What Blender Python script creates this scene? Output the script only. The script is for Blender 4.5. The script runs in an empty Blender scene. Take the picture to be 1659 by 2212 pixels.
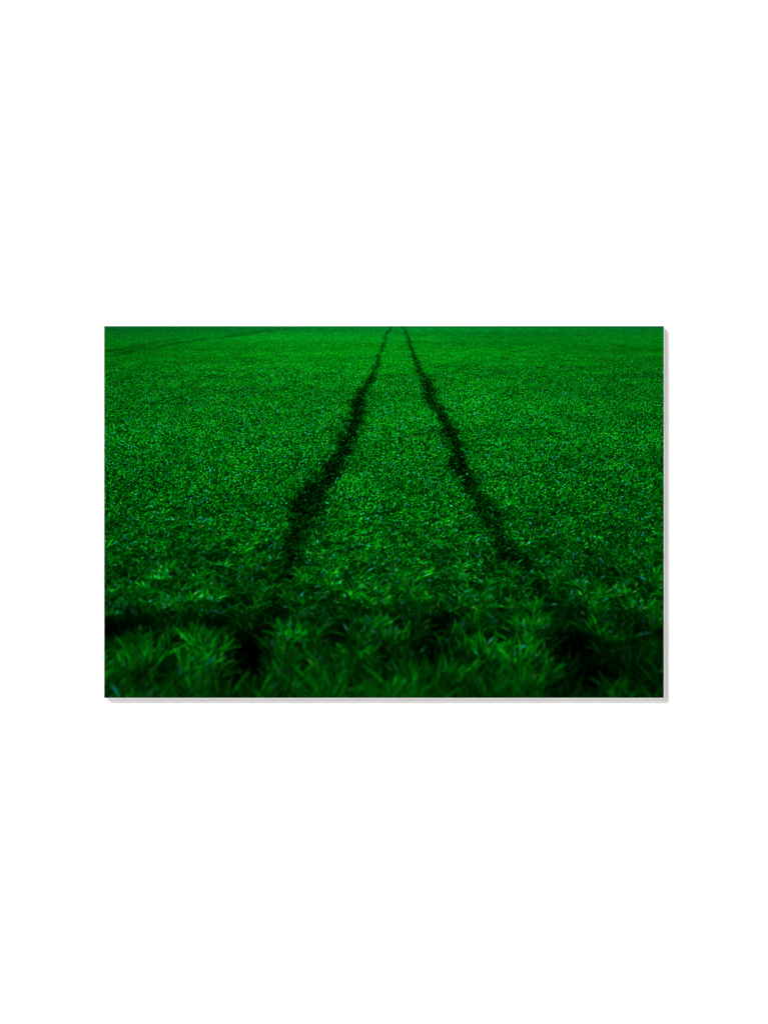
# The photograph shows a flat picture: a board-mounted print of a green crop field with two
# wheel tracks, hung on a plain white wall.  Raking soft daylight from the upper left throws the
# board's narrow shadow on the wall to the right and below.  The wall, the ground in front of it,
# the board with its real thickness, and the sun and sky are built where they stand; the shadow is
# cast by the sun lamp.  The picture itself is flat printed ink on the board's face: it is
# generated procedurally below (every grass blade drawn stroke by stroke) and stored as ink colour
# on the print's own mesh.
import bpy, bmesh, math
import numpy as np

sc = bpy.context.scene
C = sc.collection
rng = np.random.default_rng(20)

# ------------------------------------------------------------------ sizes (metres)
MM = 0.001
PW, PH = 1207, 803                  # printed face in millimetres
BOARD_D = 0.020                     # board thickness
LIP = 0.0014                        # unprinted white margin round the ink
CZ = 1.60                           # height of the picture's centre
ALB = 0.80                          # ink reflectance per unit of picture brightness (see below)


# ------------------------------------------------------------------ helpers
def new_obj(name, me, mat, parent=None):
    o = bpy.data.objects.new(name, me)
    C.objects.link(o)
    if mat:
        me.materials.append(mat)
    if parent:
        o.parent = parent
    return o


def box_mesh(name, x0, x1, y0, y1, z0, z1, bevel=0.0, segs=2):
    bm = bmesh.new()
    bmesh.ops.create_cube(bm, size=1.0)
    for v in bm.verts:
        v.co.x = x0 + (v.co.x + .5) * (x1 - x0)
        v.co.y = y0 + (v.co.y + .5) * (y1 - y0)
        v.co.z = z0 + (v.co.z + .5) * (z1 - z0)
    if bevel:
        bmesh.ops.bevel(bm, geom=bm.edges[:], offset=bevel, segments=segs, affect='EDGES', profile=.5)
    me = bpy.data.meshes.new(name)
    bm.to_mesh(me)
    bm.free()
    return me


def material(name, col, rough=.9, spec=.0):
    m = bpy.data.materials.new(name)
    m.use_nodes = True
    b = m.node_tree.nodes['Principled BSDF']
    b.inputs['Base Color'].default_value = (*col, 1)
    b.inputs['Roughness'].default_value = rough
    b.inputs['Specular IOR Level'].default_value = spec
    return m, m.node_tree, b


# ------------------------------------------------------------------ the printed picture
def smooth_noise(x, y, seed):
    """value noise, 0..1"""
    x = np.asarray(x, np.float64); y = np.asarray(y, np.float64)
    xi = np.floor(x).astype(np.int64); yi = np.floor(y).astype(np.int64)
    fx = x - xi; fy = y - yi
    fx = fx * fx * (3 - 2 * fx); fy = fy * fy * (3 - 2 * fy)

    def h(a, b):
        n = (a * 374761393 + b * 668265263 + seed * 974711) & 0x7fffffff
        n = ((n ^ (n >> 13)) * 1274126177) & 0x7fffffff
        n = (n ^ (n >> 16)) & 0xffff
        return n / 65535.0
    a = h(xi, yi) * (1 - fx) + h(xi + 1, yi) * fx
    b = h(xi, yi + 1) * (1 - fx) + h(xi + 1, yi + 1) * fx
    return a * (1 - fy) + b * fy


def fbm(x, y, seed, n=3):
    s = 0; a = .5; t = 0
    for k in range(n):
        s = s + a * smooth_noise(x * 2 ** k, y * 2 ** k, seed + 17 * k)
        t += a; a *= .55
    return s / t


def ground_xy(u, v):
    """picture point -> ground point seen there (metres across, metres away)"""
    w = np.maximum(v + 32.0, 8.0)
    return (u - 631) * 2.25 / w, 3400.0 / w


LT_V = [0, 36, 76, 96, 120, 156, 196, 236, 276, 316, 356, 400, 440, 500, 600, 700, 800, 900]
LT_U = [619, 602, 589, 580, 571, 550, 541, 530, 512, 487, 454, 434, 446, 424, 376, 322, 285, 250]
LW_V = [0, 60, 100, 150, 200, 236, 316, 356, 440, 560, 700, 900]
LW_U = [4, 9, 13, 22, 28, 34, 38, 46, 54, 56, 60, 80]
LS_V = [0, 40, 60, 100, 180, 330, 440, 560, 700, 800]
LS_U = [.8, .74, .68, .88, 1.0, 1.0, .84, .76, .85, .6]
RT_V = [0, 26, 61, 91, 118, 152, 167, 200, 233, 266, 296, 326, 363, 420, 473, 499, 543, 621, 695, 769, 900]
RT_U = [643, 655, 668, 679, 689, 697, 704, 729, 751, 763, 774, 788, 803, 832, 862, 878, 920, 980, 1030, 1045, 1060]
RW_V = [0, 60, 100, 152, 200, 233, 300, 363, 450, 543, 640, 695, 769, 900]
RW_U = [4, 8, 14, 24, 26, 30, 34, 34, 36, 46, 50, 80, 85, 80]
RS_V = [0, 30, 100, 150, 180, 220, 310, 345, 420, 475, 543, 620, 695, 800]
RS_U = [.8, .74, .9, 1, .85, 1, 1, .82, .68, .8, .8, .6, .7, .7]
FA = [(0, 68), (111, 46), (211, 30), (308, 20), (389, 2)]
FB = [(0, 57), (148, 31), (322, 15), (433, 4)]


def track_mask(u, v):
    """1 inside the wheel ruts, 0 in the standing crop, with ragged edges"""
    gx, gy = ground_xy(u, v)
    wob = (fbm(gx * 3.2 + 40, gy * 1.3, 5) - .5) + .9 * (smooth_noise(u / 60, v / (5 + v * .05), 13) - .5)
    wob2 = (fbm(gx * 9, gy * 4, 9) - .5) + .7 * (smooth_noise(u / (3 + v * .02), v / (3 + v * .03), 15) - .5)
    m = np.zeros_like(u, dtype=np.float64)
    for (tv, tu, wv, wu, sv, su) in ((LT_V, LT_U, LW_V, LW_U, LS_V, LS_U), (RT_V, RT_U, RW_V, RW_U, RS_V, RS_U)):
        c = np.interp(v, tv, tu); w = np.interp(v, wv, wu); s = np.interp(v, sv, su)
        d = np.abs(u - c + wob * w * .9) / (w * .56) + wob2 * 1.1
        m = np.maximum(m, s * np.clip(1.3 - d * .80, 0, 1))
    for line, st in ((FA, .38), (FB, .25)):
        lu = [p[0] for p in line]; lv = [p[1] for p in line]
        d = np.abs(v - np.interp(u, lu, lv, right=-50)) / (1.6 + 2.2 * np.clip(v / 68, 0, 1))
        broken = np.clip((smooth_noise(u / 26, v * 0 + 3, 71 + int(st * 100)) - .25) * 2.5, 0.15, 1)
        m = np.maximum(m, st * broken * np.clip(1.5 - d, 0, 1))
    return m


# (u, v, radius u, radius v, amount): tufts and bare gaps of the nearest crop rows
BLOBS = [(100, 652, 150, 22, -.75), (10, 690, 60, 34, -1.1), (250, 660, 60, 22, -.45),
         (316, 728, 34, 44, -1.0), (300, 690, 40, 26, -.55), (355, 640, 30, 20, -.3), (490, 690, 28, 44, -.65),
         (722, 655, 46, 30, -.95), (612, 752, 32, 42, -1.1), (650, 640, 50, 18, -.3), (700, 745, 30, 24, -.55),
         (1028, 716, 52, 34, -.9), (1050, 778, 40, 36, -.85), (567, 690, 22, 24, -.55), (691, 722, 32, 30, -.85), (769, 642, 30, 20, -.6), (860, 600, 30, 14, -.35), (180, 585, 40, 12, -.35), (1150, 650, 26, 14, -.4), (250, 505, 40, 12, -.4), (1080, 445, 40, 12, -.35), (560, 600, 30, 14, -.3), (980, 690, 60, 26, -.5), (1150, 770, 70, 40, -.5),
         (1185, 690, 60, 30, -.3), (1030, 548, 34, 16, -.45), (905, 640, 50, 26, -.25), (545, 655, 20, 30, -.4),
         (280, 790, 55, 22, -.6), (1075, 640, 50, 20, -.2), (40, 795, 50, 16, -.35), (370, 770, 18, 40, -.4),
         (500, 780, 20, 40, -.45), (590, 650, 18, 26, -.25), (850, 690, 40, 20, -.3),
         (140, 725, 95, 38, .62), (60, 750, 60, 34, .45), (200, 700, 40, 26, .4), (415, 710, 28, 60, .55), (420, 775, 40, 30, .45),
         (560, 735, 28, 55, .55), (640, 690, 26, 34, .35), (830, 752, 105, 40, .55), (740, 790, 60, 26, .55),
         (910, 740, 50, 30, .35), (480, 560, 30, 30, .15), (640, 500, 120, 60, .22), (560, 430, 60, 60, .14), (900, 660, 30, 24, .2),
         (1130, 600, 60, 24, .18), (110, 560, 90, 30, .1), (700, 380, 80, 80, .1)]


def tone(u, v):
    """how thick and well lit the crop stands at this point of the picture"""
    gx, gy = ground_xy(u, v)
    t = np.interp(v, [-20, 0, 12, 30, 80, 100, 200, 300, 400, 480, 560, 620, 680, 740, 803, 900],
                  [1.12, 1.16, 1.24, 1.30, 1.26, 1.17, 1.13, 1.13, 1.10, 1.03, 1.0, .96, .86, .82, .76, .68])
    # brighter along the middle of the far field
    mid = np.exp(-((u - 560) / 420) ** 2)
    far = np.clip(1 - v / 330, 0, 1)
    t = t * (1 + far * (.24 * mid - .06))
    near = np.clip((v - 250) / 300, 0, 1)
    t = t * (1 + near * (.10 * np.exp(-((u - 640) / 240) ** 2) - .06))
    t = t * (.74 + .52 * fbm(gx * 1.6, gy * 1.0, 21))
    t = t * (1 + np.interp(v, [0, 400, 520, 700], [.45, .7, .9, 1.3]) * near * (fbm(gx * 5.0, gy * 2.6, 33, 2) - .5))
    # broad ripples of the sowing across the view
    t = t * (1 + .30 * (smooth_noise(u / 420, v / (9.0 + v * .02), 55) - .5) * np.clip(1 - v / 520, 0, 1))
    b = np.zeros_like(t)
    for (bu, bv, ru, rv, a) in BLOBS:
        b = b + a * np.exp(-((u - bu) / ru) ** 2 - ((v - bv) / rv) ** 2)
    t = t * np.clip(1 + np.where(b > 0, .62 * b, .97 * b), 0.03, 1.6)
    # corners of the print fall off
    r2 = ((u - PW / 2) / (PW / 2)) ** 2 + ((v - PH / 2) / (PH / 2)) ** 2
    return t * (1 - .10 * np.clip(r2 - .55, 0, 2))


def lens_blur(img, rad):
    """out-of-focus blur: a disc a little brighter at its rim"""
    R = int(math.ceil(rad)) + 1
    y, x = np.mgrid[-R:R + 1, -R:R + 1]
    d = np.sqrt(x * x + y * y)
    k = np.clip(rad + .5 - d, 0, 1) * (.55 + .75 * (d / rad) ** 2)
    k /= k.sum()
    p = np.pad(img, ((R, R), (R, R), (0, 0)), mode='edge')
    hh, ww = p.shape[:2]
    kk = np.zeros((hh, ww), np.float32); kk[:2 * R + 1, :2 * R + 1] = k
    K = np.fft.rfft2(kk)
    out = np.zeros_like(img)
    for c in range(img.shape[2]):
        z = np.fft.irfft2(np.fft.rfft2(p[..., c]) * K, s=(hh, ww))
        out[..., c] = z[2 * R:2 * R + img.shape[0], 2 * R:2 * R + img.shape[1]]
    return out


def gauss_blur(img, s):
    r = int(math.ceil(2.7 * s))
    k = np.exp(-.5 * (np.arange(-r, r + 1) / s) ** 2).astype(np.float32)
    k /= k.sum()
    for ax in (0, 1):
        pad = [(0, 0)] * img.ndim
        pad[ax] = (r, r)
        p = np.pad(img, pad, mode='edge')
        out = np.zeros_like(img)
        n = img.shape[ax]
        for i, w in enumerate(k):
            out += w * (p[i:i + n] if ax == 0 else p[:, i:i + n])
        img = out
    return img


SS = 2                               # samples per millimetre of print


def draw_picture():
    W, H = PW * SS, PH * SS
    uu, vv = np.meshgrid((np.arange(PW) + .5), (np.arange(PH) + .5))
    base = tone(uu, vv) * (1 - .85 * track_mask(uu, vv))
    soil = np.zeros((PH, PW, 3), np.float32)
    soil[..., 1] = np.clip(.16 * base * np.interp(vv, [0, 40, 120, 350, 803], [2.1, 1.75, 1.05, .8, .45]), 0, .4)
    soil[..., 2] = soil[..., 1] * np.interp(vv, [0, 15, 50, 803], [.34, .2, .06, .03])
    img = np.repeat(np.repeat(soil, SS, 0), SS, 1)

    edges = list(range(-4, 420, 8)) + list(range(420, 940, 26)) + [940]
    for v0, v1 in zip(edges[:-1], edges[1:]):
        vc = (v0 + v1) / 2
        L = float(np.interp(vc, [0, 100, 200, 300, 400, 500, 600, 700, 800, 900], [2.0, 3.2, 5.0, 7.8, 12, 18, 28, 44, 65, 80]))
        wd = float(np.interp(vc, [0, 100, 200, 300, 400, 500, 600, 700, 800, 900], [.8, .95, 1.25, 1.65, 2.05, 2.4, 2.7, 3.0, 3.4, 3.9]))
        sig = float(np.interp(vc, [0, 300, 400, 450, 500, 550, 600, 650, 700, 800, 900], [.35, .3, .3, .5, .8, 1.1, 1.4, 1.65, 2.0, 2.6, 3.2]))
        cover = float(np.interp(vc, [0, 80, 200, 400, 600, 800], [2.4, 2.4, 2.3, 2.5, 3.6, 4.6]))
        n = int((PW + 2 * L) * (v1 - v0) * cover / (L * wd))
        u = rng.uniform(-L, PW + L, n); v = np.sort(rng.uniform(v0, v1, n))
        fan = np.zeros(n); tuft_tone = np.ones(n)
        p_tuft = float(np.interp(vc, [330, 520, 640], [0, .45, .75]))
        if p_tuft > 0:
            ntf = max(4, n // 26)
            cu = rng.uniform(-L, PW + L, ntf); cv = rng.uniform(v0, v1, ntf); ct = np.interp(rng.random(ntf), [0, .3, .75, 1], [.35, .75, 1.15, 1.5])
            ct = 1 + (ct - 1) * float(np.interp(vc, [330, 560], [.5, 1]))
            who = rng.integers(0, ntf, n); inn = rng.random(n) < p_tuft
            off = rng.normal(0, 1, n)
            u = np.where(inn, cu[who] + off * .20 * L, u)
            v = np.where(inn, np.clip(cv[who] + rng.normal(0, .05 * L, n), v0, v1), v)
            fan = np.where(inn, off * .30, 0); tuft_tone = np.where(inn, ct[who], 1 - .3 * p_tuft)
            o = np.argsort(v); u, v, fan, tuft_tone = u[o], v[o], fan[o], tuft_tone[o]
        tm = track_mask(u + rng.normal(0, .6 + .22 * L, n), v)
        tm = np.where(rng.random(n) < .09, tm * .45, tm)        # stray plants standing in the ruts
        tn = tone(u + rng.normal(0, .12 * L, n), v + rng.normal(0, .08 * L, n)) * tuft_tone
        # few, low plants in the ruts and in the bare gaps
        keep = rng.random(n) < np.clip(1.02 - .58 * tm, 0, 1) * np.clip(tn * np.interp(vc, [0, 500, 700], [3, 2.3, 1.7]), .14, 1)
        u, v, tm, tn, fan = u[keep], v[keep], tm[keep], tn[keep], fan[keep]
        n = len(u)
        if not n:
            continue
        near = np.clip((v - 80) / 320, 0, 1)
        low = np.clip((v - 560) / 160, 0, 1)
        gx, gy = ground_xy(u, v)
        sway = (fbm(gx * 2.2 + 9, gy * 1.6, 61, 2) - .5) * 1.5 * (1 - .65 * low)
        ln = L * rng.uniform(.55, 1.35, n) * (1 - .35 * tm)
        lean = fan + sway * .28 + rng.normal(.06, .30, n) * (1 - .55 * low)
        bend = sway * .25 + rng.normal(.06, .45, n) * (1 - .5 * low)
        droop = rng.uniform(.05, .95, n) ** 1.3 * (1 - .35 * low)
        hw = wd * rng.uniform(.7, 1.35, n) * .5
        # ink colours: deep leaf, lit leaf, glossy bluish leaf, a few yellowish ones
        r = rng.random(n)
        g = np.where(r < .40, rng.uniform(.14, .30, n), rng.uniform(.30, .60, n))
        spread = np.interp(v, [0, 60, 110, 200, 803], [.30, .40, .85, 1.0, .95])
        g = .40 + (g - .40) * spread
        lit = rng.random(n)
        hot = lit > np.interp(v, [0, 80, 130, 300, 450, 620, 700, 803], [.97, .93, .83, .81, .83, .88, .94, .97])
        hot &= tm < .45
        g = np.where(hot, np.interp(v, [0, 80, 200, 803], [.56, .60, .68, .62]) * rng.uniform(.85, 1.18, n), g)
        cyan = hot & (rng.random(n) < np.interp(v, [0, 60, 150, 350, 640, 803], [.2, .2, .26, .34, .42, .35]))
        red = np.where(hot, rng.uniform(.02, .24, n), rng.uniform(-.04, .03, n))
        red = np.where(cyan, rng.uniform(.03, .20, n), red)
        blue = g * np.interp(v, [0, 14, 45, 803], [.38, .22, .10, .06]) * rng.uniform(.3, 1.7, n)
        blue = np.where(cyan, g * rng.uniform(.42, 1.0, n) ** np.interp(v, [0, 350, 500], [1.25, 1.1, .8]), np.where(hot, g * rng.uniform(.10, .36, n), blue))
        g = np.where(cyan, g * .95, g)
        yel = (rng.random(n) < .0006) & (v > 380) & (v < 720)
        red = np.where(yel, g * rng.uniform(.5, .9, n), red); blue = np.where(yel, .05, blue)
        amp = np.clip(tn, 0, 1.6) ** np.interp(v, [0, 300, 700], [.9, .75, .85]) * (1 - .64 * tm)
        amp = amp * np.where(cyan, .9 + .1 * rng.random(n), 1)
        ink = np.stack([red, g, blue], 1) * amp[:, None]
        ink = np.clip(ink, 0, 1).astype(np.float32)
        leaf = np.stack([0 * g, rng.uniform(.26, .50, n), rng.uniform(.0, .05, n)], 1) * amp[:, None]
        leaf = np.where(hot[:, None], leaf, ink).astype(np.float32)

        nt = int(max(3, math.ceil(L * 1.35 * SS * 1.25)))
        nw = int(max(1, math.ceil(wd * 1.35 * SS)))
        t = np.linspace(0, 1, nt)[None, :, None]
        s = (np.linspace(-1, 1, nw) if nw > 1 else np.zeros(1))[None, None, :]
        if sig > .4:
            top = max(0, int((v0 - L * 1.6 - 4 * sig) * SS)); bot = min(H, int((v1 + 4 * sig) * SS) + 2)
            if bot - top < 4:
                continue
            pad = int(3 * sig * SS)
            lay = np.zeros((bot - top + pad, W, 4), np.float32)
        else:
            lay, top, pad = None, 0, 0
        step = max(1, 1500000 // (nt * nw))
        glow_at = rng.uniform(.45, .85, n)
        for a in range(0, n, step):
            q = slice(a, a + step)
            f = lambda z: z[q][:, None, None]
            taper = np.clip(1.15 - t, .0, 1) ** .6 * np.clip(t * 5 + .5, 0, 1)
            tx = f(lean) + 2 * f(bend) * t; ty = -(1 - 2 * f(droop) * t)
            nl = np.sqrt(tx * tx + ty * ty) + 1e-6
            X = f(u) + f(ln) * (f(lean) * t + f(bend) * t * t) - ty / nl * s * f(hw) * taper
            Y = f(v) - f(ln) * (t - f(droop) * t * t) + tx / nl * s * f(hw) * taper
            # leaf foot sinks into the shade of the stand, gloss sits on the arch, midrib fold splits the leaf
            k_foot = np.interp(float(vc), [0, 80, 250, 803], [.85, .7, .40, .14])
            sh = k_foot + (1 - k_foot) * np.clip(t * 1.7, 0, 1)
            sh = sh * np.where(s * np.sign(f(lean) + f(bend)) > 0, 1.0, np.interp(float(vc), [0, 200, 400], [1, .85, .72]))
            gl = np.exp(-((t - f(glow_at)) / .14) ** 2)
            gb = np.broadcast_to(gl, sh.shape)[..., None]
            col = sh[..., None] * (leaf[q][:, None, None, :] * (.88 + .22 * gb) * (1 - gb * f(hot)[..., None])
                                   + ink[q][:, None, None, :] * 1.18 * gb * f(hot)[..., None])
            ix = np.floor(X * SS).astype(np.int32); iy = np.floor(Y * SS).astype(np.int32) - top
            hh = H if lay is None else lay.shape[0]
            ok = (ix >= 0) & (ix < W) & (iy >= 0) & (iy < hh)
            ix = ix[ok]; iy = iy[ok]
            col = np.broadcast_to(col, ok.shape + (3,))[ok].astype(np.float32)
            if lay is None:
                img[iy, ix] = col
            else:
                lay[iy, ix, :3] = np.clip(col, 0, 1.2) ** 2.2        # light adds up in linear terms
                lay[iy, ix, 3] = 1
        if lay is not None:
            lay = lens_blur(lay, sig * SS * 1.55)[:bot - top]
            al = np.clip(lay[..., 3:], 0, 1)
            img[top:bot] = (img[top:bot] ** 2.2 * (1 - al) + np.clip(lay[..., :3], 0, 1)) ** (1 / 2.2)
    img = img.reshape(PH, SS, PW, SS, 3).mean((1, 3))
    # the far edge of the field is a little soft
    soft = gauss_blur(img, .8)
    k = np.clip(1 - np.arange(PH) / 60.0, 0, 1)[:, None, None] * .6
    img = img * (1 - k) + soft * k
    # crisp printing where the lens was in focus
    ks = np.interp(np.arange(PH), [0, 60, 90, 300, 430, 540], [.15, .35, .8, .8, .4, .1])[:, None, None]
    img = img + ks * (img - gauss_blur(img, 1.3))
    return np.clip(img * GAIN, 0, 1)


GAIN = 1.0


def srgb_to_lin(c):
    return np.where(c <= .04045, c / 12.92, ((c + .055) / 1.055) ** 2.4)


# ------------------------------------------------------------------ the wall and the ground
m_wall, nt, b = material('white_plaster', (.86, .86, .86), .95, .0)
tc = nt.nodes.new('ShaderNodeTexCoord')
n1 = nt.nodes.new('ShaderNodeTexNoise'); n1.inputs['Scale'].default_value = 160; n1.inputs['Detail'].default_value = 5
n2 = nt.nodes.new('ShaderNodeTexNoise'); n2.inputs['Scale'].default_value = 1.3; n2.inputs['Detail'].default_value = 3
rp = nt.nodes.new('ShaderNodeMapRange')
rp.inputs['To Min'].default_value = .85; rp.inputs['To Max'].default_value = .875
cb = nt.nodes.new('ShaderNodeCombineColor')
bp = nt.nodes.new('ShaderNodeBump'); bp.inputs['Strength'].default_value = .06; bp.inputs['Distance'].default_value = .0008
nt.links.new(tc.outputs['Object'], n1.inputs['Vector']); nt.links.new(tc.outputs['Object'], n2.inputs['Vector'])
nt.links.new(n2.outputs['Fac'], rp.inputs['Value'])
for ch in ('Red', 'Green', 'Blue'):
    nt.links.new(rp.outputs['Result'], cb.inputs[ch])
nt.links.new(cb.outputs['Color'], b.inputs['Base Color'])
nt.links.new(n1.outputs['Fac'], bp.inputs['Height']); nt.links.new(bp.outputs['Normal'], b.inputs['Normal'])

wall = new_obj('white_wall', box_mesh('white_wall', -9, 9, 0, .25, -.02, 6.5, .01), m_wall)
wall['label'] = 'plain white plastered wall on which the green print hangs'
wall['category'] = 'wall'
wall['kind'] = 'thing'

m_gr, nt, b = material('pale_concrete', (.5, .5, .49), .95, .0)
tc = nt.nodes.new('ShaderNodeTexCoord')
n1 = nt.nodes.new('ShaderNodeTexNoise'); n1.inputs['Scale'].default_value = 3; n1.inputs['Detail'].default_value = 8
rp = nt.nodes.new('ShaderNodeValToRGB')
rp.color_ramp.elements[0].position = .3; rp.color_ramp.elements[0].color = (.42, .42, .41, 1)
rp.color_ramp.elements[1].position = .75; rp.color_ramp.elements[1].color = (.56, .56, .55, 1)
nt.links.new(tc.outputs['Object'], n1.inputs['Vector']); nt.links.new(n1.outputs['Fac'], rp.inputs['Fac'])
nt.links.new(rp.outputs['Color'], b.inputs['Base Color'])
bm = bmesh.new()
bmesh.ops.create_grid(bm, x_segments=8, y_segments=8, size=400)
me = bpy.data.meshes.new('ground'); bm.to_mesh(me); bm.free()
ground = new_obj('ground', me, m_gr)
ground['kind'] = 'structure'

# ------------------------------------------------------------------ the board-mounted print
pr = bpy.data.objects.new('mounted_print', None)
C.objects.link(pr)
pr.location = (0, 0, CZ - PH * MM / 2 - LIP)
pr['label'] = 'landscape print of a dark green crop field with two wheel tracks, on a white wall'
pr['category'] = 'picture'

m_bd, _, _ = material('white_board', (.84, .84, .84), .9, .0)
hw, hh = PW * MM / 2, PH * MM / 2
zc = hh + LIP
board = new_obj('backing_board', box_mesh('backing_board', -hw - LIP, hw + LIP, -BOARD_D, -.0004, 0, 2 * zc, .0004, 2), m_bd, pr)

pic = srgb_to_lin(draw_picture()) * ALB                     # (PH, PW, 3), top row first
nx, ny = PW, PH
xs = np.linspace(-hw, hw, nx); zs = np.linspace(zc + hh, zc - hh, ny)
co = np.zeros((ny, nx, 3), np.float32)
co[..., 0] = xs[None, :]; co[..., 1] = -BOARD_D - .0005; co[..., 2] = zs[:, None]
idx = np.arange(ny * nx, dtype=np.int32).reshape(ny, nx)
quads = np.stack([idx[1:, :-1], idx[1:, 1:], idx[:-1, 1:], idx[:-1, :-1]], -1).reshape(-1)
nf = (ny - 1) * (nx - 1)
me = bpy.data.meshes.new('printed_picture')
me.vertices.add(ny * nx); me.vertices.foreach_set('co', co.reshape(-1))
me.loops.add(nf * 4); me.loops.foreach_set('vertex_index', quads)
me.polygons.add(nf); me.polygons.foreach_set('loop_start', np.arange(0, nf * 4, 4, dtype=np.int32))
me.update(calc_edges=True)
at = me.color_attributes.new('ink', 'FLOAT_COLOR', 'POINT')
rgba = np.ones((ny * nx, 4), np.float32); rgba[:, :3] = pic.reshape(-1, 3)
at.data.foreach_set('color', rgba.reshape(-1))

m_ink, nt, b = material('printed_ink', (.1, .2, .1), .8, .0)
an = nt.nodes.new('ShaderNodeAttribute'); an.attribute_name = 'ink'
nt.links.new(an.outputs['Color'], b.inputs['Base Color'])
tc = nt.nodes.new('ShaderNodeTexCoord')                     # faint grain of the print stock
n1 = nt.nodes.new('ShaderNodeTexNoise'); n1.inputs['Scale'].default_value = 900
bp = nt.nodes.new('ShaderNodeBump'); bp.inputs['Strength'].default_value = .05; bp.inputs['Distance'].default_value = .0002
nt.links.new(tc.outputs['Object'], n1.inputs['Vector'])
nt.links.new(n1.outputs['Fac'], bp.inputs['Height']); nt.links.new(bp.outputs['Normal'], b.inputs['Normal'])
picture = new_obj('printed_picture', me, m_ink, pr)

# ------------------------------------------------------------------ daylight: veiled sun, upper left, in front of the wall
A = 0.68                                                    # shadow shift right / down per unit of depth
ray = np.array([A, 1.0, -A]); ray /= np.linalg.norm(ray)
elev = math.asin(-ray[2])
sun_az = math.atan2(-ray[0], -ray[1])                       # compass angle of the sun from +Y
sd = bpy.data.lights.new('sun', 'SUN')
sd.energy = 2.25; sd.angle = math.radians(8.0); sd.color = (1.0, .985, .965)
so = bpy.data.objects.new('sun', sd); C.objects.link(so)
from mathutils import Vector
so.rotation_euler = Vector(ray).to_track_quat('-Z', 'Y').to_euler()
so.location = (-4, -7, 7)

w = bpy.data.worlds.new('World'); sc.world = w; w.use_nodes = True
nt = w.node_tree
bg = nt.nodes['Background']
sky = nt.nodes.new('ShaderNodeTexSky'); sky.sky_type = 'NISHITA'; sky.sun_disc = False
sky.sun_elevation = elev; sky.sun_rotation = sun_az
sky.air_density = 1.0; sky.dust_density = 5.0; sky.ozone_density = 1.0
hs = nt.nodes.new('ShaderNodeHueSaturation'); hs.inputs['Saturation'].default_value = .0   # thin white cloud
nt.links.new(sky.outputs['Color'], hs.inputs['Color'])
nt.links.new(hs.outputs['Color'], bg.inputs['Color'])
bg.inputs['Strength'].default_value = .114

# ------------------------------------------------------------------ camera, square on to the picture
cam = bpy.data.cameras.new('camera'); co_ = bpy.data.objects.new('camera', cam); C.objects.link(co_)
cam.sensor_fit = 'VERTICAL'; cam.sensor_height = 36; cam.lens = 70
frame_h = 2212.0 * MM                                       # metres seen top to bottom at the print
D = frame_h * cam.lens / 36 + BOARD_D
co_.location = (0, -D, CZ)
co_.rotation_euler = (math.radians(90), 0, 0)
cam.clip_end = 2000; cam.clip_start = .05
sc.camera = co_

sc.view_settings.view_transform = 'Standard'; sc.view_settings.look = 'None'
sc.view_settings.exposure = 0; sc.view_settings.gamma = 1
